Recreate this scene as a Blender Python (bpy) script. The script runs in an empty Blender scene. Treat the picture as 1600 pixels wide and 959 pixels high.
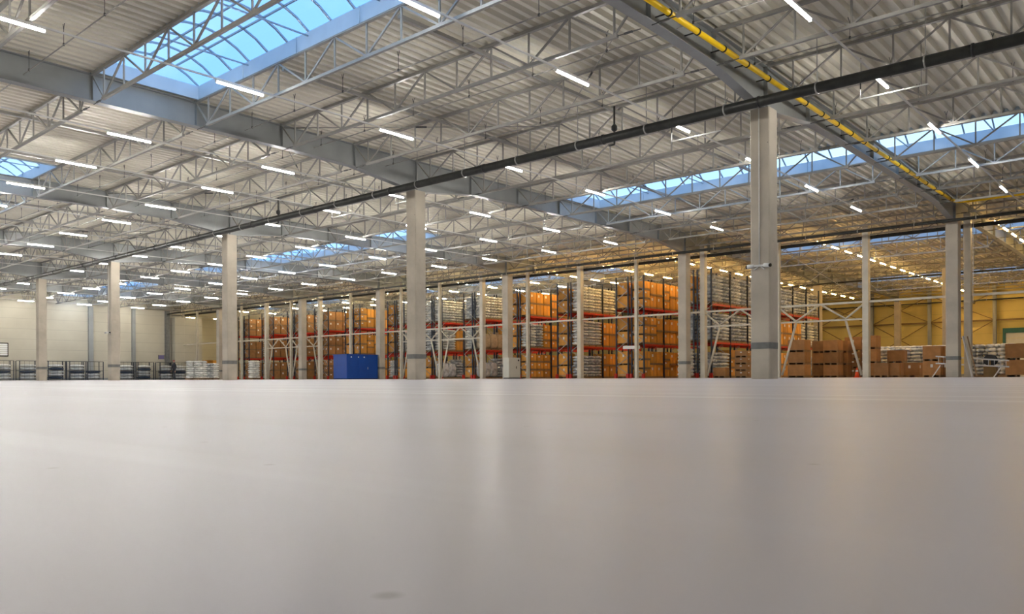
import bpy, math, random
from mathutils import Vector, Matrix
random.seed(7)
PI = math.pi
scn = bpy.context.scene
COL = scn.collection
F = 1250.0
TH = math.radians(41.35)
CS, SN = math.cos(TH), math.sin(TH)
ORD = ['zeroth','first','second','third','fourth','fifth','sixth','seventh','eighth','ninth','tenth','eleventh','twelfth',
       'thirteenth','fourteenth','fifteenth','sixteenth','seventeenth','eighteenth','nineteenth','twentieth','twenty-first','twenty-second','twenty-third','twenty-fourth']

def wx(u, Y):
    """world x of the point seen at image column u on the line y = Y"""
    r = (u - 800) / F
    return Y / (r * SN + CS) * (r * CS - SN)

# ------------------------------------------------------------------ materials
def mat(name, c, rough=.6, metal=0.0, var=0.0, scale=3.0, bump=0.0, rnd=0.0, spec=.5, emit=None, estr=0.0, c2=None, stretch=(1,1,1), detail=4):
    m = bpy.data.materials.new(name); m.use_nodes = True
    nt = m.node_tree; N = nt.nodes; L = nt.links
    b = N['Principled BSDF']
    b.inputs['Base Color'].default_value = (*c, 1)
    b.inputs['Roughness'].default_value = rough
    b.inputs['Metallic'].default_value = metal
    b.inputs['Specular IOR Level'].default_value = spec
    if emit:
        b.inputs['Emission Color'].default_value = (*emit, 1); b.inputs['Emission Strength'].default_value = estr
    if var or bump:
        tc = N.new('ShaderNodeTexCoord'); mp = N.new('ShaderNodeMapping'); mp.inputs['Scale'].default_value = stretch
        nz = N.new('ShaderNodeTexNoise'); nz.inputs['Scale'].default_value = scale; nz.inputs['Detail'].default_value = detail
        L.new(tc.outputs['Object'], mp.inputs['Vector']); L.new(mp.outputs['Vector'], nz.inputs['Vector'])
        if var:
            mx = N.new('ShaderNodeMix'); mx.data_type = 'RGBA'
            d = c2 or tuple(max(0, v * (1 - var)) for v in c)
            mx.inputs[6].default_value = (*c, 1); mx.inputs[7].default_value = (*d, 1)
            cr = N.new('ShaderNodeMapRange'); cr.inputs[1].default_value = .35; cr.inputs[2].default_value = .65
            L.new(nz.outputs['Fac'], cr.inputs[0]); L.new(cr.outputs[0], mx.inputs[0]); L.new(mx.outputs[2], b.inputs['Base Color'])
        if bump:
            bp = N.new('ShaderNodeBump'); bp.inputs['Strength'].default_value = bump; bp.inputs['Distance'].default_value = .05
            L.new(nz.outputs['Fac'], bp.inputs['Height']); L.new(bp.outputs['Normal'], b.inputs['Normal'])
    if rnd:
        oi = N.new('ShaderNodeObjectInfo'); hs = N.new('ShaderNodeHueSaturation')
        mr = N.new('ShaderNodeMapRange'); mr.inputs[3].default_value = 1 - rnd; mr.inputs[4].default_value = 1 + rnd * .6
        L.new(oi.outputs['Random'], mr.inputs[0]); L.new(mr.outputs[0], hs.inputs['Value'])
        src = b.inputs['Base Color'].links
        if src: L.new(src[0].from_socket, hs.inputs['Color'])
        else: hs.inputs['Color'].default_value = (*c, 1)
        L.new(hs.outputs['Color'], b.inputs['Base Color'])
    return m

M = {}
M['deck'] = mat('painted_deck', (.84, .80, .67), .5, .0, .12, .6)
M['truss'] = mat('truss_steel', (.37, .36, .33), .45, .15, .15, 2)
M['girder'] = mat('girder_steel', (.32, .335, .33), .42, .15, .12, 1.2)
M['curb'] = mat('curb_sheet_sky_tint', (.52, .63, .72), .4, .1, .06, 2)  # bluish: the sky's blue light on the curbs is put into this colour
M['bar'] = mat('glazing_bar', (.30, .36, .42), .4, .4)
M['darkpipe'] = mat('dark_pipe', (.045, .047, .042), .38, .3, .3, 4)
M['yellow'] = mat('yellow_pipe', (.95, .60, .004), .35, 0, .1, 3)
M['black'] = mat('black_rubber', (.015, .015, .015), .6)
M['wire'] = mat('thin_wire', (.10, .10, .095), .5, .5)
M['white'] = mat('white_paint', (.72, .72, .69), .45, 0, .08, 3)
M['post'] = mat('post_paint', (.68, .62, .50), .4, 0, .12, 2)
M['band'] = mat('grey_band', (.20, .20, .185), .7, 0, .25, 4)
M['red'] = mat('beam_red', (.60, .02, .006), .4, 0, .15, 3)
M['upright'] = mat('upright_blue', (.018, .026, .045), .45, .3)
M['rackbrace'] = mat('galvanised', (.36, .36, .34), .4, .6)
M['carton'] = mat('cardboard', (.80, .37, .06), .7, 0, .18, 2.5, rnd=.32)
M['carton_b'] = mat('cardboard_dull', (.50, .255, .095), .75, 0, .2, 2.5, rnd=.3)
M['tape'] = mat('packing_tape', (.42, .22, .08), .35)
M['paper'] = mat('label_paper', (.85, .84, .80), .5)
M['wood'] = mat('pallet_wood', (.35, .22, .11), .8, 0, .35, 6, stretch=(1, 6, 6))
M['sack'] = mat('white_sack', (.92, .90, .84), .28, 0, .3, 2.2, .35, rnd=.15, c2=(.62, .62, .58), detail=2)
M['silver'] = mat('silver_wrap', (.86, .87, .86), .18, .15, .6, 3.2, .4, rnd=.2, c2=(.40, .42, .43), detail=2)
M['darkroll'] = mat('dark_blue_cloth', (.025, .045, .085), .4, .1, .4, 6, .6)
M['bigbag'] = mat('woven_beige', (.60, .47, .30), .7, 0, .25, 5, .6)
M['blue'] = mat('container_blue', (.006, .06, .30), .35, 0, .1, 2)
M['cabinet'] = mat('cabinet_cream', (.62, .61, .53), .4, 0, .05, 2)
M['teal'] = mat('teal_frame', (.02, .12, .12), .5)
M['brown'] = mat('brown_steel', (.24, .15, .05), .5, 0, .2, 3)
M['orange'] = mat('cone_orange', (.90, .10, .02), .5)
M['alu'] = mat('aluminium', (.62, .63, .63), .3, .6)
M['purple'] = mat('sign_violet', (.18, .15, .30), .5)
M['skin'] = mat('skin', (.45, .26, .18), .6)
M['cloth'] = mat('dark_workwear', (.02, .022, .03), .8, 0, .3, 12)
M['cap'] = mat('red_cap', (.30, .04, .03), .8)
M['tube'] = mat('lit_tube', (.9, .9, .9), .5, emit=(1, .97, .92), estr=150)
M['tubewarm'] = mat('lit_tube_warm', (.9, .85, .7), .5, emit=(1, .62, .20), estr=110)
M['lens'] = mat('camera_lens', (.01, .01, .012), .1)

def concrete():
    m = mat('column_concrete', (.54, .48, .385), .7, 0, .28, .9, .15, c2=(.40, .355, .285), detail=9)
    nt = m.node_tree; N = nt.nodes; L = nt.links; b = N['Principled BSDF']
    src = b.inputs['Base Color'].links[0].from_socket
    tc = N.new('ShaderNodeTexCoord')
    v = N.new('ShaderNodeTexVoronoi'); v.inputs['Scale'].default_value = 2.4
    mr = N.new('ShaderNodeMapRange'); mr.inputs[1].default_value = .035; mr.inputs[2].default_value = .06
    L.new(tc.outputs['Object'], v.inputs['Vector']); L.new(v.outputs['Distance'], mr.inputs[0])
    mx = N.new('ShaderNodeMix'); mx.data_type = 'RGBA'; mx.inputs[6].default_value = (.17, .16, .14, 1)
    L.new(mr.outputs[0], mx.inputs[0]); L.new(src, mx.inputs[7]); L.new(mx.outputs[2], b.inputs['Base Color'])
    return m
M['concrete'] = concrete()

def panel(name, c, c2):
    """sandwich wall panels with thin joints"""
    m = mat(name, c, .55, 0, .12, .35, c2=c2)
    nt = m.node_tree; N = nt.nodes; L = nt.links; b = N['Principled BSDF']
    src = b.inputs['Base Color'].links[0].from_socket
    tc = N.new('ShaderNodeTexCoord'); sp = N.new('ShaderNodeSeparateXYZ'); L.new(tc.outputs['Object'], sp.inputs[0])
    a = N.new('ShaderNodeMath'); a.operation = 'MULTIPLY'; a.inputs[1].default_value = 1 / 1.15
    fr = N.new('ShaderNodeMath'); fr.operation = 'FRACT'; lt = N.new('ShaderNodeMath'); lt.operation = 'LESS_THAN'; lt.inputs[1].default_value = .03
    L.new(sp.outputs['Z'], a.inputs[0]); L.new(a.outputs[0], fr.inputs[0]); L.new(fr.outputs[0], lt.inputs[0])
    mx = N.new('ShaderNodeMix'); mx.data_type = 'RGBA'; mx.inputs[7].default_value = (*[v * .72 for v in c], 1)
    L.new(lt.outputs[0], mx.inputs[0]); L.new(src, mx.inputs[6]); L.new(mx.outputs[2], b.inputs['Base Color'])
    return m
M['wall'] = panel('wall_panels', (.56, .52, .41), (.50, .46, .36))
M['wallback'] = panel('wall_panels_back', (.76, .62, .22), (.68, .54, .18))

def floor_mat():
    m = bpy.data.materials.new('polished_floor'); m.use_nodes = True
    nt = m.node_tree; N = nt.nodes; L = nt.links; b = N['Principled BSDF']
    tc = N.new('ShaderNodeTexCoord')
    def noise(scale, sc=(1, 1, 1), det=5, rot=0):
        mp = N.new('ShaderNodeMapping'); mp.inputs['Scale'].default_value = sc; mp.inputs['Rotation'].default_value = (0, 0, rot)
        n = N.new('ShaderNodeTexNoise'); n.inputs['Scale'].default_value = scale; n.inputs['Detail'].default_value = det
        L.new(tc.outputs['Object'], mp.inputs[0]); L.new(mp.outputs[0], n.inputs['Vector']); return n
    def rng(s, a, bb, lo, hi):
        r = N.new('ShaderNodeMapRange'); r.inputs[1].default_value = a; r.inputs[2].default_value = bb
        r.inputs[3].default_value = lo; r.inputs[4].default_value = hi; L.new(s, r.inputs[0]); return r.outputs[0]
    def mix(f, a, bb):
        x = N.new('ShaderNodeMix'); x.data_type = 'RGBA'; L.new(f, x.inputs[0])
        for i, s in ((6, a), (7, bb)):
            if isinstance(s, tuple): x.inputs[i].default_value = (*s, 1)
            else: L.new(s, x.inputs[i])
        return x.outputs[2]
    n1 = noise(.9, (.35, 1, 1), 6, .72); n2 = noise(5, (.25, 1, 1), 4, .72)
    col = mix(rng(n1.outputs['Fac'], .35, .65, 0, 1), (.40, .375, .395), (.485, .46, .485))
    col = mix(rng(n2.outputs['Fac'], .5, .75, 0, .5), col, (.40, .375, .37))
    # trowel streaks in the floor skin
    n3 = noise(2.4, (.06, 1.6, 1), 3, .66)
    col = mix(rng(n3.outputs['Fac'], .54, .70, 0, .8), col, (.62, .62, .63))
    # small dark spots
    v = N.new('ShaderNodeTexVoronoi'); v.voronoi_dimensions = '2D'; v.inputs['Scale'].default_value = 3.4; L.new(tc.outputs['Object'], v.inputs['Vector'])
    col = mix(rng(v.outputs['Distance'], .006, .018, .6, 0), col, (.25, .22, .2))
    L.new(col, b.inputs['Base Color'])
    L.new(rng(n1.outputs['Fac'], .3, .7, .30, .35), b.inputs['Roughness'])
    b.inputs['Specular IOR Level'].default_value = .09

    bp = N.new('ShaderNodeBump'); bp.inputs['Strength'].default_value = .05; bp.inputs['Distance'].default_value = .002
    L.new(n2.outputs['Fac'], bp.inputs['Height']); L.new(bp.outputs['Normal'], b.inputs['Normal'])
    return m
M['floor'] = floor_mat()

def glazing():
    m = bpy.data.materials.new('rooflight_glazing'); m.use_nodes = True
    nt = m.node_tree; N = nt.nodes; L = nt.links; N.remove(N['Principled BSDF'])
    t = N.new('ShaderNodeBsdfTransparent'); t.inputs[0].default_value = (.86, .93, .98, 1)
    d = N.new('ShaderNodeBsdfTranslucent'); d.inputs[0].default_value = (.85, .92, 1, 1)
    x = N.new('ShaderNodeMixShader'); x.inputs[0].default_value = .30
    L.new(t.outputs[0], x.inputs[1]); L.new(d.outputs[0], x.inputs[2]); L.new(x.outputs[0], N['Material Output'].inputs[0])
    return m
M['glass'] = glazing()

# ------------------------------------------------------------------ mesh builder
class MB:
    def __init__(s): s.v = []; s.f = []; s.smooth = set()
    def quad(s, pts):
        n = len(s.v); s.v += [tuple(p) for p in pts]; s.f.append(tuple(range(n, n + len(pts))))
    def box(s, x0, x1, y0, y1, z0, z1, rot=None):
        n = len(s.v)
        P = [(x, y, z) for z in (z0, z1) for y in (y0, y1) for x in (x0, x1)]
        if rot: P = [tuple(rot @ Vector(p)) for p in P]
        s.v += P
        for f in ((0, 2, 3, 1), (4, 5, 7, 6), (0, 1, 5, 4), (2, 6, 7, 3), (0, 4, 6, 2), (1, 3, 7, 5)): s.f.append(tuple(n + i for i in f))
    def cbox(s, x0, x1, y0, y1, z0, z1, e):
        """box with chamfered vertical edges"""
        P = [(x0 + e, y0), (x1 - e, y0), (x1, y0 + e), (x1, y1 - e), (x1 - e, y1), (x0 + e, y1), (x0, y1 - e), (x0, y0 + e)]
        n = len(s.v)
        for z in (z0, z1): s.v += [(x, y, z) for x, y in P]
        for i in range(8): s.f.append((n + i, n + (i + 1) % 8, n + 8 + (i + 1) % 8, n + 8 + i))
        s.f.append(tuple(n + 7 - i for i in range(8))); s.f.append(tuple(n + 8 + i for i in range(8)))
    def bar(s, a, b, w, h=None, k=4):
        """bar between two points: k=4 square/rect section, else round"""
        a = Vector(a); b = Vector(b); d = (b - a).normalized()
        up = Vector((0, 0, 1)) if abs(d.z) < .95 else Vector((1, 0, 0))
        r = d.cross(up).normalized(); t = r.cross(d)
        h = h or w; n = len(s.v)
        if k == 4: ring = [(-w/2, -h/2), (w/2, -h/2), (w/2, h/2), (-w/2, h/2)]
        else: ring = [(w/2 * math.cos(2*PI*i/k), h/2 * math.sin(2*PI*i/k)) for i in range(k)]
        for p in (a, b): s.v += [tuple(p + r * q[0] + t * q[1]) for q in ring]
        q0 = len(s.f)
        for i in range(k): s.f.append((n + i, n + k + i, n + k + (i + 1) % k, n + (i + 1) % k))
        if k > 4: s.smooth |= set(range(q0, len(s.f)))
        s.f.append(tuple(n + i for i in range(k))); s.f.append(tuple(n + 2*k - 1 - i for i in range(k)))
    def path(s, pts, w, k=8):
        for a, b in zip(pts, pts[1:]): s.bar(a, b, w, None, k)
    def lathe(s, prof, c=(0, 0, 0), k=12):
        n = len(s.v); q0 = len(s.f)
        for r, z in prof: s.v += [(c[0] + r*math.cos(2*PI*i/k), c[1] + r*math.sin(2*PI*i/k), c[2] + z) for i in range(k)]
        for j in range(len(prof) - 1):
            for i in range(k): s.f.append((n + j*k + i, n + j*k + (i+1) % k, n + (j+1)*k + (i+1) % k, n + (j+1)*k + i))
        s.smooth |= set(range(q0, len(s.f)))
        s.f.append(tuple(n + k - 1 - i for i in range(k))); m = n + (len(prof)-1)*k; s.f.append(tuple(m + i for i in range(k)))
    def pillow(s, cx, cy, cz, a, b, c, U=12, V=6, jit=0.0, ex=.45, ez=.8):
        n = len(s.v); q0 = len(s.f)
        sg = lambda t, e: math.copysign(abs(t) ** e, t)
        for j in range(1, V):
            ph = -PI/2 + PI*j/V
            for i in range(U):
                th = 2*PI*i/U; k = 1 + random.uniform(-jit, jit)
                s.v.append((cx + a*sg(math.cos(ph), ez)*sg(math.cos(th), ex)*k, cy + b*sg(math.cos(ph), ez)*sg(math.sin(th), ex)*k, cz + c*sg(math.sin(ph), ez)))
        s.v += [(cx, cy, cz - c), (cx, cy, cz + c)]; B = n + U*(V-1)
        for j in range(V-2):
            for i in range(U): s.f.append((n + j*U + i, n + j*U + (i+1) % U, n + (j+1)*U + (i+1) % U, n + (j+1)*U + i))
        for i in range(U):
            s.f.append((B, n + (i+1) % U, n + i)); s.f.append((B + 1, n + (V-2)*U + i, n + (V-2)*U + (i+1) % U))
        s.smooth |= set(range(q0, len(s.f)))
    def mesh(s, name, m):
        me = bpy.data.meshes.new(name); me.from_pydata(s.v, [], s.f); me.materials.append(m)
        if s.smooth:
            sm = s.smooth; me.polygons.foreach_set('use_smooth', [i in sm for i in range(len(s.f))])
        me.update(); return me

def put(name, me, parent=None, loc=None, rz=0.0, label=None):
    if isinstance(me, tuple): me = me[0].mesh(name, me[1])
    o = bpy.data.objects.new(name, me); COL.objects.link(o)
    if parent: o.parent = parent
    if loc: o.location = loc
    if rz: o.rotation_euler = (0, 0, rz)
    if label: o['label'] = label
    return o
def tag(o, label, cat, group=None):
    o['label'] = label; o['category'] = cat
    if group: o['group'] = group
    return o
def thing(name, label, cat, loc=(0, 0, 0), group=None, rz=0.0):
    o = bpy.data.objects.new(name, None); COL.objects.link(o); o.location = loc; o.rotation_euler = (0, 0, rz)
    o.empty_display_size = .1
    return tag(o, label, cat, group)
def struct(name, me, parent=None, loc=None):
    o = put(name, me, parent, loc)
    if not parent: o['kind'] = 'structure'
    return o
def one(name, f, m):
    b = MB(); f(b); return b.mesh(name, m)

# ------------------------------------------------------------------ layout
GX = [5.6, -10.6, -26.8, -42.9, -58.8, -73.0, -88.0]       # girder lines
XL, XR, YF, YB = -118.0, 24.0, -12.0, 98.0
XW = -100.0                                                # side wall of the open hall
PY = 24 / 7
STR_X = [(-99.6, -81.0), (-68.0, -39.5), (-26.5, 2.0)]
STR_Y = [(3*PY + 24*k, 4*PY + 24*k) for k in range(4)]
ZD = 9.80

# floor
b = MB(); b.box(XL - 1, XR + 1, YF - 1, YB + 1, -.3, 0); struct('floor', (b, M['floor']))
# walls
b = MB(); b.box(XW - .25, XW, YF, 49.2, 0, ZD + .2); struct('wall_left', (b, M['wall']))
b = MB(); b.box(XL - .25, XL, 49.2, YB, 0, ZD + .2); struct('wall_far_left', (b, M['wall']))
b = MB(); b.box(XL - .25, XW - .25, 48.95, 49.2, 0, ZD + .2); struct('wall_return', (b, M['wall']))
b = MB(); b.box(XL - .25, XR + .25, YB, YB + .25, 0, ZD + .2); struct('wall_back', (b, M['wallback']))
b = MB(); b.box(XR, XR + .25, YF, YB, 0, ZD + .2); struct('wall_right', (b, M['wall']))
b = MB(); b.box(XW - .25, XR, YF - .25, YF, 0, ZD + .2); struct('wall_front', (b, M['wall']))

# ceiling: trapezoidal steel deck, ribs running along y, openings where the rooflights are
b = MB()
per, dep = .36, .14
nrib = int((XR - XL) / per) + 1
for i in range(nrib):
    x = XL + i*per
    xc = x + per/2
    hole = any(a < xc < c for a, c in STR_X)
    ys = [YF]
    if hole:
        for a, c in STR_Y: ys += [a, c]
    ys.append(YB)
    prof = [(x, ZD), (x + .14, ZD), (x + .19, ZD + dep), (x + .31, ZD + dep), (x + per, ZD)]
    for a, c in zip(ys[::2], ys[1::2]):
        n = len(b.v)
        for px, pz in prof: b.v += [(px, a, pz), (px, c, pz)]
        for k in range(4): b.f.append((n + 2*k, n + 2*k + 1, n + 2*k + 3, n + 2*k + 2))
struct('ceiling', (b, M['deck']))

# ------------------------------------------------------------------ rooflights (window_n > curb, glazing_bar, pane)
wn = 0
for k, (y0, y1) in enumerate(STR_Y):
    for (x0, x1) in STR_X:
        if k == 0 and x1 < -80: continue
        wn += 1
        ym = (y0 + y1)/2; hw = (y1 - y0)/2; n = round((x1 - x0)/1.08)
        root = bpy.data.objects.new('window_%d' % wn, None); COL.objects.link(root); root.location = (x0, ym, ZD - .06); root['kind'] = 'structure'
        Lx = x1 - x0; zt = .46
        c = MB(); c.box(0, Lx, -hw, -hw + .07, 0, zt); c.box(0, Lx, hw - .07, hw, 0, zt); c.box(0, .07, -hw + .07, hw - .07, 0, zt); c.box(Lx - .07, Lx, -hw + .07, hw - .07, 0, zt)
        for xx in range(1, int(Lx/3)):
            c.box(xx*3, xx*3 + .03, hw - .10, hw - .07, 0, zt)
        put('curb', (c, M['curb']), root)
        arc = [(-hw + .03 + (2*hw - .06)*j/8, zt + .62*math.sin(PI*j/8)**.8 if 0 < j < 8 else zt) for j in range(9)]
        g = MB()
        for i in range(n + 1):
            xx = .04 + (Lx - .08)*i/n
            for (ya, za), (yb, zb) in zip(arc, arc[1:]): g.bar((xx, ya, za), (xx, yb, zb), .055)
        for j in (2, 4, 6): g.bar((0, arc[j][0], arc[j][1]), (Lx, arc[j][0], arc[j][1]), .05)
        for i in range(0, n, 3):    # tie bars across the vault
            xx = .04 + (Lx - .08)*i/n
            g.bar((xx, -hw, zt - .12), (xx, hw, zt - .12), .04)
        put('glazing_bar', (g, M['bar']), root)
        p = MB(); nn = len(p.v)
        for (ya, za) in arc: p.v += [(0, ya, za + .04), (Lx, ya, za + .04)]
        for j in range(8): p.f.append((2*j, 2*j + 1, 2*j + 3, 2*j + 2))
        for xe in (0, Lx):
            p.v += [(xe, ya, za + .04) for ya, za in arc]; m0 = len(p.v) - 9; p.f.append(tuple(range(m0, m0 + 9)))
        put('pane', (p, M['glass']), root)

# ------------------------------------------------------------------ girders (web, flanges, stiffeners)
def zbot(y):
    d = abs(y - 24*round(y/24))
    return 8.40 if d < .35 else (8.40 + (d - .35)/3.25*.42 if d < 3.6 else 8.82 + min(.06, (d - 3.6)*.02))
ZT = 9.74
ysamp = [0, .35, 1.2, 2.4, 3.6, 6.6, 12, 17.4, 20.4, 21.6, 22.8, 23.65, 24]
wm = MB()
for s in (-.012, .012):
    for a, c in zip(ysamp, ysamp[1:]):
        q = [(s, a, zbot(a)), (s, c, zbot(c)), (s, c, ZT), (s, a, ZT)]
        wm.quad(q if s > 0 else q[::-1])
wme = wm.mesh('web', M['girder'])
tme = one('top_flange', lambda b: b.box(-.15, .15, 0, 24, ZT - .025, ZT), M['girder'])
fm = MB()
for a, c in zip(ysamp, ysamp[1:]):
    za, zc = zbot(a), zbot(c); n = len(fm.v)
    fm.v += [(x, y, z + dz) for (y, z) in ((a, za), (c, zc)) for x in (-.16, .16) for dz in (0, .03)]
    for f in ((0, 2, 6, 4), (1, 5, 7, 3), (0, 4, 5, 1), (2, 3, 7, 6)): fm.f.append(tuple(n + i for i in f))
bme = fm.mesh('bottom_flange', M['girder'])
def stiff(y):
    b = MB(); z = zbot(y) + .03
    b.box(-.14, .14, -.012, .012, z, ZT - .025); return b.mesh('stiffener', M['girder'])
stm = [stiff(PY*i if i < 7 else 24) for i in range(8)]
spans = ['over the near half of the open hall', 'over the far half of the open hall', 'over the near half of the rack hall', 'over the far half of the rack hall']
for gi, gx in enumerate(GX):
    for k in range(4):
        lab = 'deep haunched girder, %s girder line from right, %s' % (ORD[gi] if gi else 'outermost', spans[k])
        t = thing('steel_girder', lab, 'girder', (gx, 24*k, 0), 'haunched roof girders')
        put('web', wme, t); put('top_flange', tme, t); put('bottom_flange', bme, t)
        for i in range(8 if k == 3 else 7): put('stiffener', stm[i], t, (0, PY*i if i < 7 else 24, 0))
# ------------------------------------------------------------------ trusses
HB, HTOP = 8.78, 9.79
DH = HTOP - HB
def truss_parts(L, detail):
    mrg = .95; n = 6 if L > 13.5 else 5
    st = (L - 2*mrg)/(n - 1)
    bn = [mrg + i*st for i in range(n)]
    tn = [.05] + [(a + c)/2 for a, c in zip(bn, bn[1:])] + [L - .05]
    return mrg, st, bn, tn
tcache = {}
def truss_meshes(L):
    if L in tcache: return tcache[L]
    mrg, st, bn, tn = truss_parts(L, 0)
    top = one('top_chord', lambda b: b.box(.02, L - .02, -.055, .055, DH - .09, DH), M['truss'])
    bot = one('bottom_chord', lambda b: b.box(mrg - .1, L - mrg + .1, -.045, .045, -.04, .045), M['truss'])
    w = MB(); members = []
    for i, x in enumerate(bn):
        members.append(('strut', (x, 0, .03), (x, 0, DH - .06), .045))
        members.append(('diagonal', (tn[i], 0, DH - .06), (x, 0, .02), .05)); members.append(('diagonal', (x, 0, .02), (tn[i+1], 0, DH - .06), .05))
    for x in tn[1:-1]: members.append(('strut', (x, 0, .03), (x, 0, DH - .06), .045))
    for _, a, c, q in members: w.bar(a, c, q)
    web = w.mesh('web_bracing', M['truss'])
    indiv = []
    uc = {}
    for nm, a, c, q in members:
        key = (nm, round(c[0]-a[0], 3), round(c[2]-a[2], 3))
        if key not in uc: uc[key] = one(nm, lambda b: b.bar((0, 0, 0), (c[0]-a[0], 0, c[2]-a[2]), q), M['truss'])
        indiv.append((nm, uc[key], a))
    link = MB(); link.bar((.16, 0, -.02), (mrg - .55, 0, -.01), .022); link.bar((mrg - .55, 0, -.01), (mrg - .3, 0, -.005), .045); link.bar((mrg - .3, 0, -.005), (mrg - .1, 0, 0), .022)
    tcache[L] = (top, bot, web, indiv, link.mesh('tie_link', M['wire'])); return tcache[L]
GXE = GX + [XW]
for gi in range(len(GXE) - 1):
    xr, xl = GXE[gi], GXE[gi + 1]; L = round(xr - xl, 2)
    top, bot, web, indiv, link = truss_meshes(L)
    for j in range(1, 28):
        y = PY*j
        main = j <= 14
        if gi == 0 and j < 7 and j not in (3, 4, 5, 6): continue
        if j <= 14: lab = 'grey lattice roof truss in the %s bay from right, %s truss before the partition' % (ORD[gi + 1], ORD[15 - j])
        else: lab = 'grey lattice roof truss in the %s bay from right, %s truss beyond the partition' % (ORD[gi + 1], ORD[j - 14])
        t = thing('roof_truss', lab, 'truss', (xl, y, HB), 'lattice roof trusses')
        put('top_chord', top, t); put('bottom_chord', bot, t); put('tie_link', link, t); put('tie_link', link, t, (L, 0, 0), PI)
        if main and gi in (0, 1, 2, 3) and (gi < 3 or j > 2):
            for nm, me, a in indiv: put(nm, me, t, a)
        else: put('web_bracing', web, t)

# ------------------------------------------------------------------ concrete columns
def column_mesh(w, h):
    def f(b):
        b.cbox(-w/2, w/2, -w/2, w/2, 0, h, .03)
    return one('shaft', f, M['concrete'])
colm = column_mesh(.62, 8.38); bandm = one('painted_band', lambda b: b.cbox(-.316, .316, -.316, .316, .93, 1.13, .03), M['band'])
platem = one('bearing_plate', lambda b: b.box(-.25, .25, -.25, .25, 8.38, 8.405), M['girder'])
rows = {0: 'near end of the open hall', 24: 'middle row under the black pipe', 48: 'row beside the partition', 72: 'middle row of the rack hall', 96: 'back wall row'}
COLX = {24: [5.6, -10.6, -26.8, -42.9, -58.8, -73.0, -88.0], 48: [5.6, -10.6, -26.8, -42.7, -58.6, -71.2, -88.0]}
for y in rows:
    xs = COLX.get(y, GX)
    for i, x in enumerate(xs):
        if y == 24 and i == 6: pass
        name = ('outermost' if i == 0 else ORD[i]) + ' concrete column from right'
        t = thing('concrete_column', 'tall square %s, %s' % (name, rows[y]), 'column', (x, y, 0), 'concrete hall columns')
        put('shaft', colm, t); put('painted_band', bandm, t, None, 0, 'dark grey painted band'); put('bearing_plate', platem, t)
# slimmer intermediate column inside the rack hall
for x in (-16.0, -32.2):
    t = thing('concrete_column', 'slim grey column standing free in the rack hall, %s' % ('right of the great front column' if x > -20 else 'behind the racks'), 'column', (x, 70 if x > -20 else 84, 0), 'slim rack hall columns')
    put('shaft', column_mesh(.42, 8.9), t); put('head', one('head', lambda b: b.box(-.3, .3, -.3, .3, 8.6, 8.8), M['girder']), t)

# ------------------------------------------------------------------ pipes
def long_pipe(name, lab, y, z, dia, x0, x1, m, clamps, cat='pipe'):
    t = thing(name, lab, cat, (x0, y, z))
    put('pipe_run', (lambda b: (b.bar((0, 0, 0), (x1 - x0, 0, 0), dia, None, 16), (b, m))[1])(MB()), t)
    cm = MB(); cm.bar((-.03, 0, 0), (.03, 0, 0), dia + .04, None, 16); cm = cm.mesh('coupling', M['black'])
    hm = MB(); hm.bar((0, 0, dia/2), (0, 0, 9.7 - z), .02); hm.bar((-.02, 0, 0), (.02, 0, 0), dia + .05, None, 16); hm = hm.mesh('hanger', M['rackbrace'])
    for i in range(clamps):
        xx = (i + .5)*(x1 - x0)/clamps
        put('hanger', hm, t, (xx, 0, 0)); 
        if i % 2: put('coupling', cm, t, (xx + 1.1, 0, 0))
    return t
long_pipe('sprinkler_main', 'thick black water pipe crossing the open hall just in front of the columns', 22.8, 8.26, .30, XW + .05, 7, M['darkpipe'], 38)
long_pipe('sprinkler_main', 'black water pipe running along the top of the rack partition', 47.2, 8.31, .17, XW + .05, 7, M['darkpipe'], 36)
long_pipe('sprinkler_main', 'thin dark pipe running under the roof of the rack hall', 71.4, 8.27, .15, -60, 7, M['darkpipe'], 20)
long_pipe('sprinkler_main', 'thin dark pipe running high along the yellow back wall', 96.4, 8.1, .15, -60, 7, M['darkpipe'], 20)
for px, lab in ((wx(953, 22.8), 'short black drop pipe on the thick black pipe left of the great column'), (wx(432, 22.8), 'short black drop pipe on the thick black pipe right of the third column')):
    t = thing('hanging_drop_pipe', lab, 'pipe', (px, 22.8, 8.0), 'drop pipes')
    put('riser', one('riser', lambda b: (b.bar((.22, 0, 0), (.22, 0, 1.3), .07, None, 10), b.bar((.22, 0, 0), (0, 0, 0), .07, None, 8)), M['darkpipe']), t)
    put('valve', one('valve', lambda b: b.lathe([(.05, .45), (.1, .5), (.1, .62), (.05, .68)], (.22, 0, 0)), M['black']), t)
# yellow gas pipe
t = thing('gas_pipe', 'bright yellow gas pipe with black clamps running beside the first girder then turning right', 'pipe', (-10.05, 2, 9.0))
put('pipe_run', one('pipe_run', lambda b: b.path([(0, 0, 0), (0, 43.4, 0), (.15, 43.9, 0), (.6, 44.1, 0), (16, 44.1, 0)], .15, 14), M['yellow']), t)
cm = one('clamp', lambda b: (b.bar((0, -.025, 0), (0, .025, 0), .19, None, 14), b.bar((0, 0, 0), (-.38, 0, 0), .03)), M['black'])
for i in range(30): put('clamp', cm, t, (0, .8 + i*1.45, 0))

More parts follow.
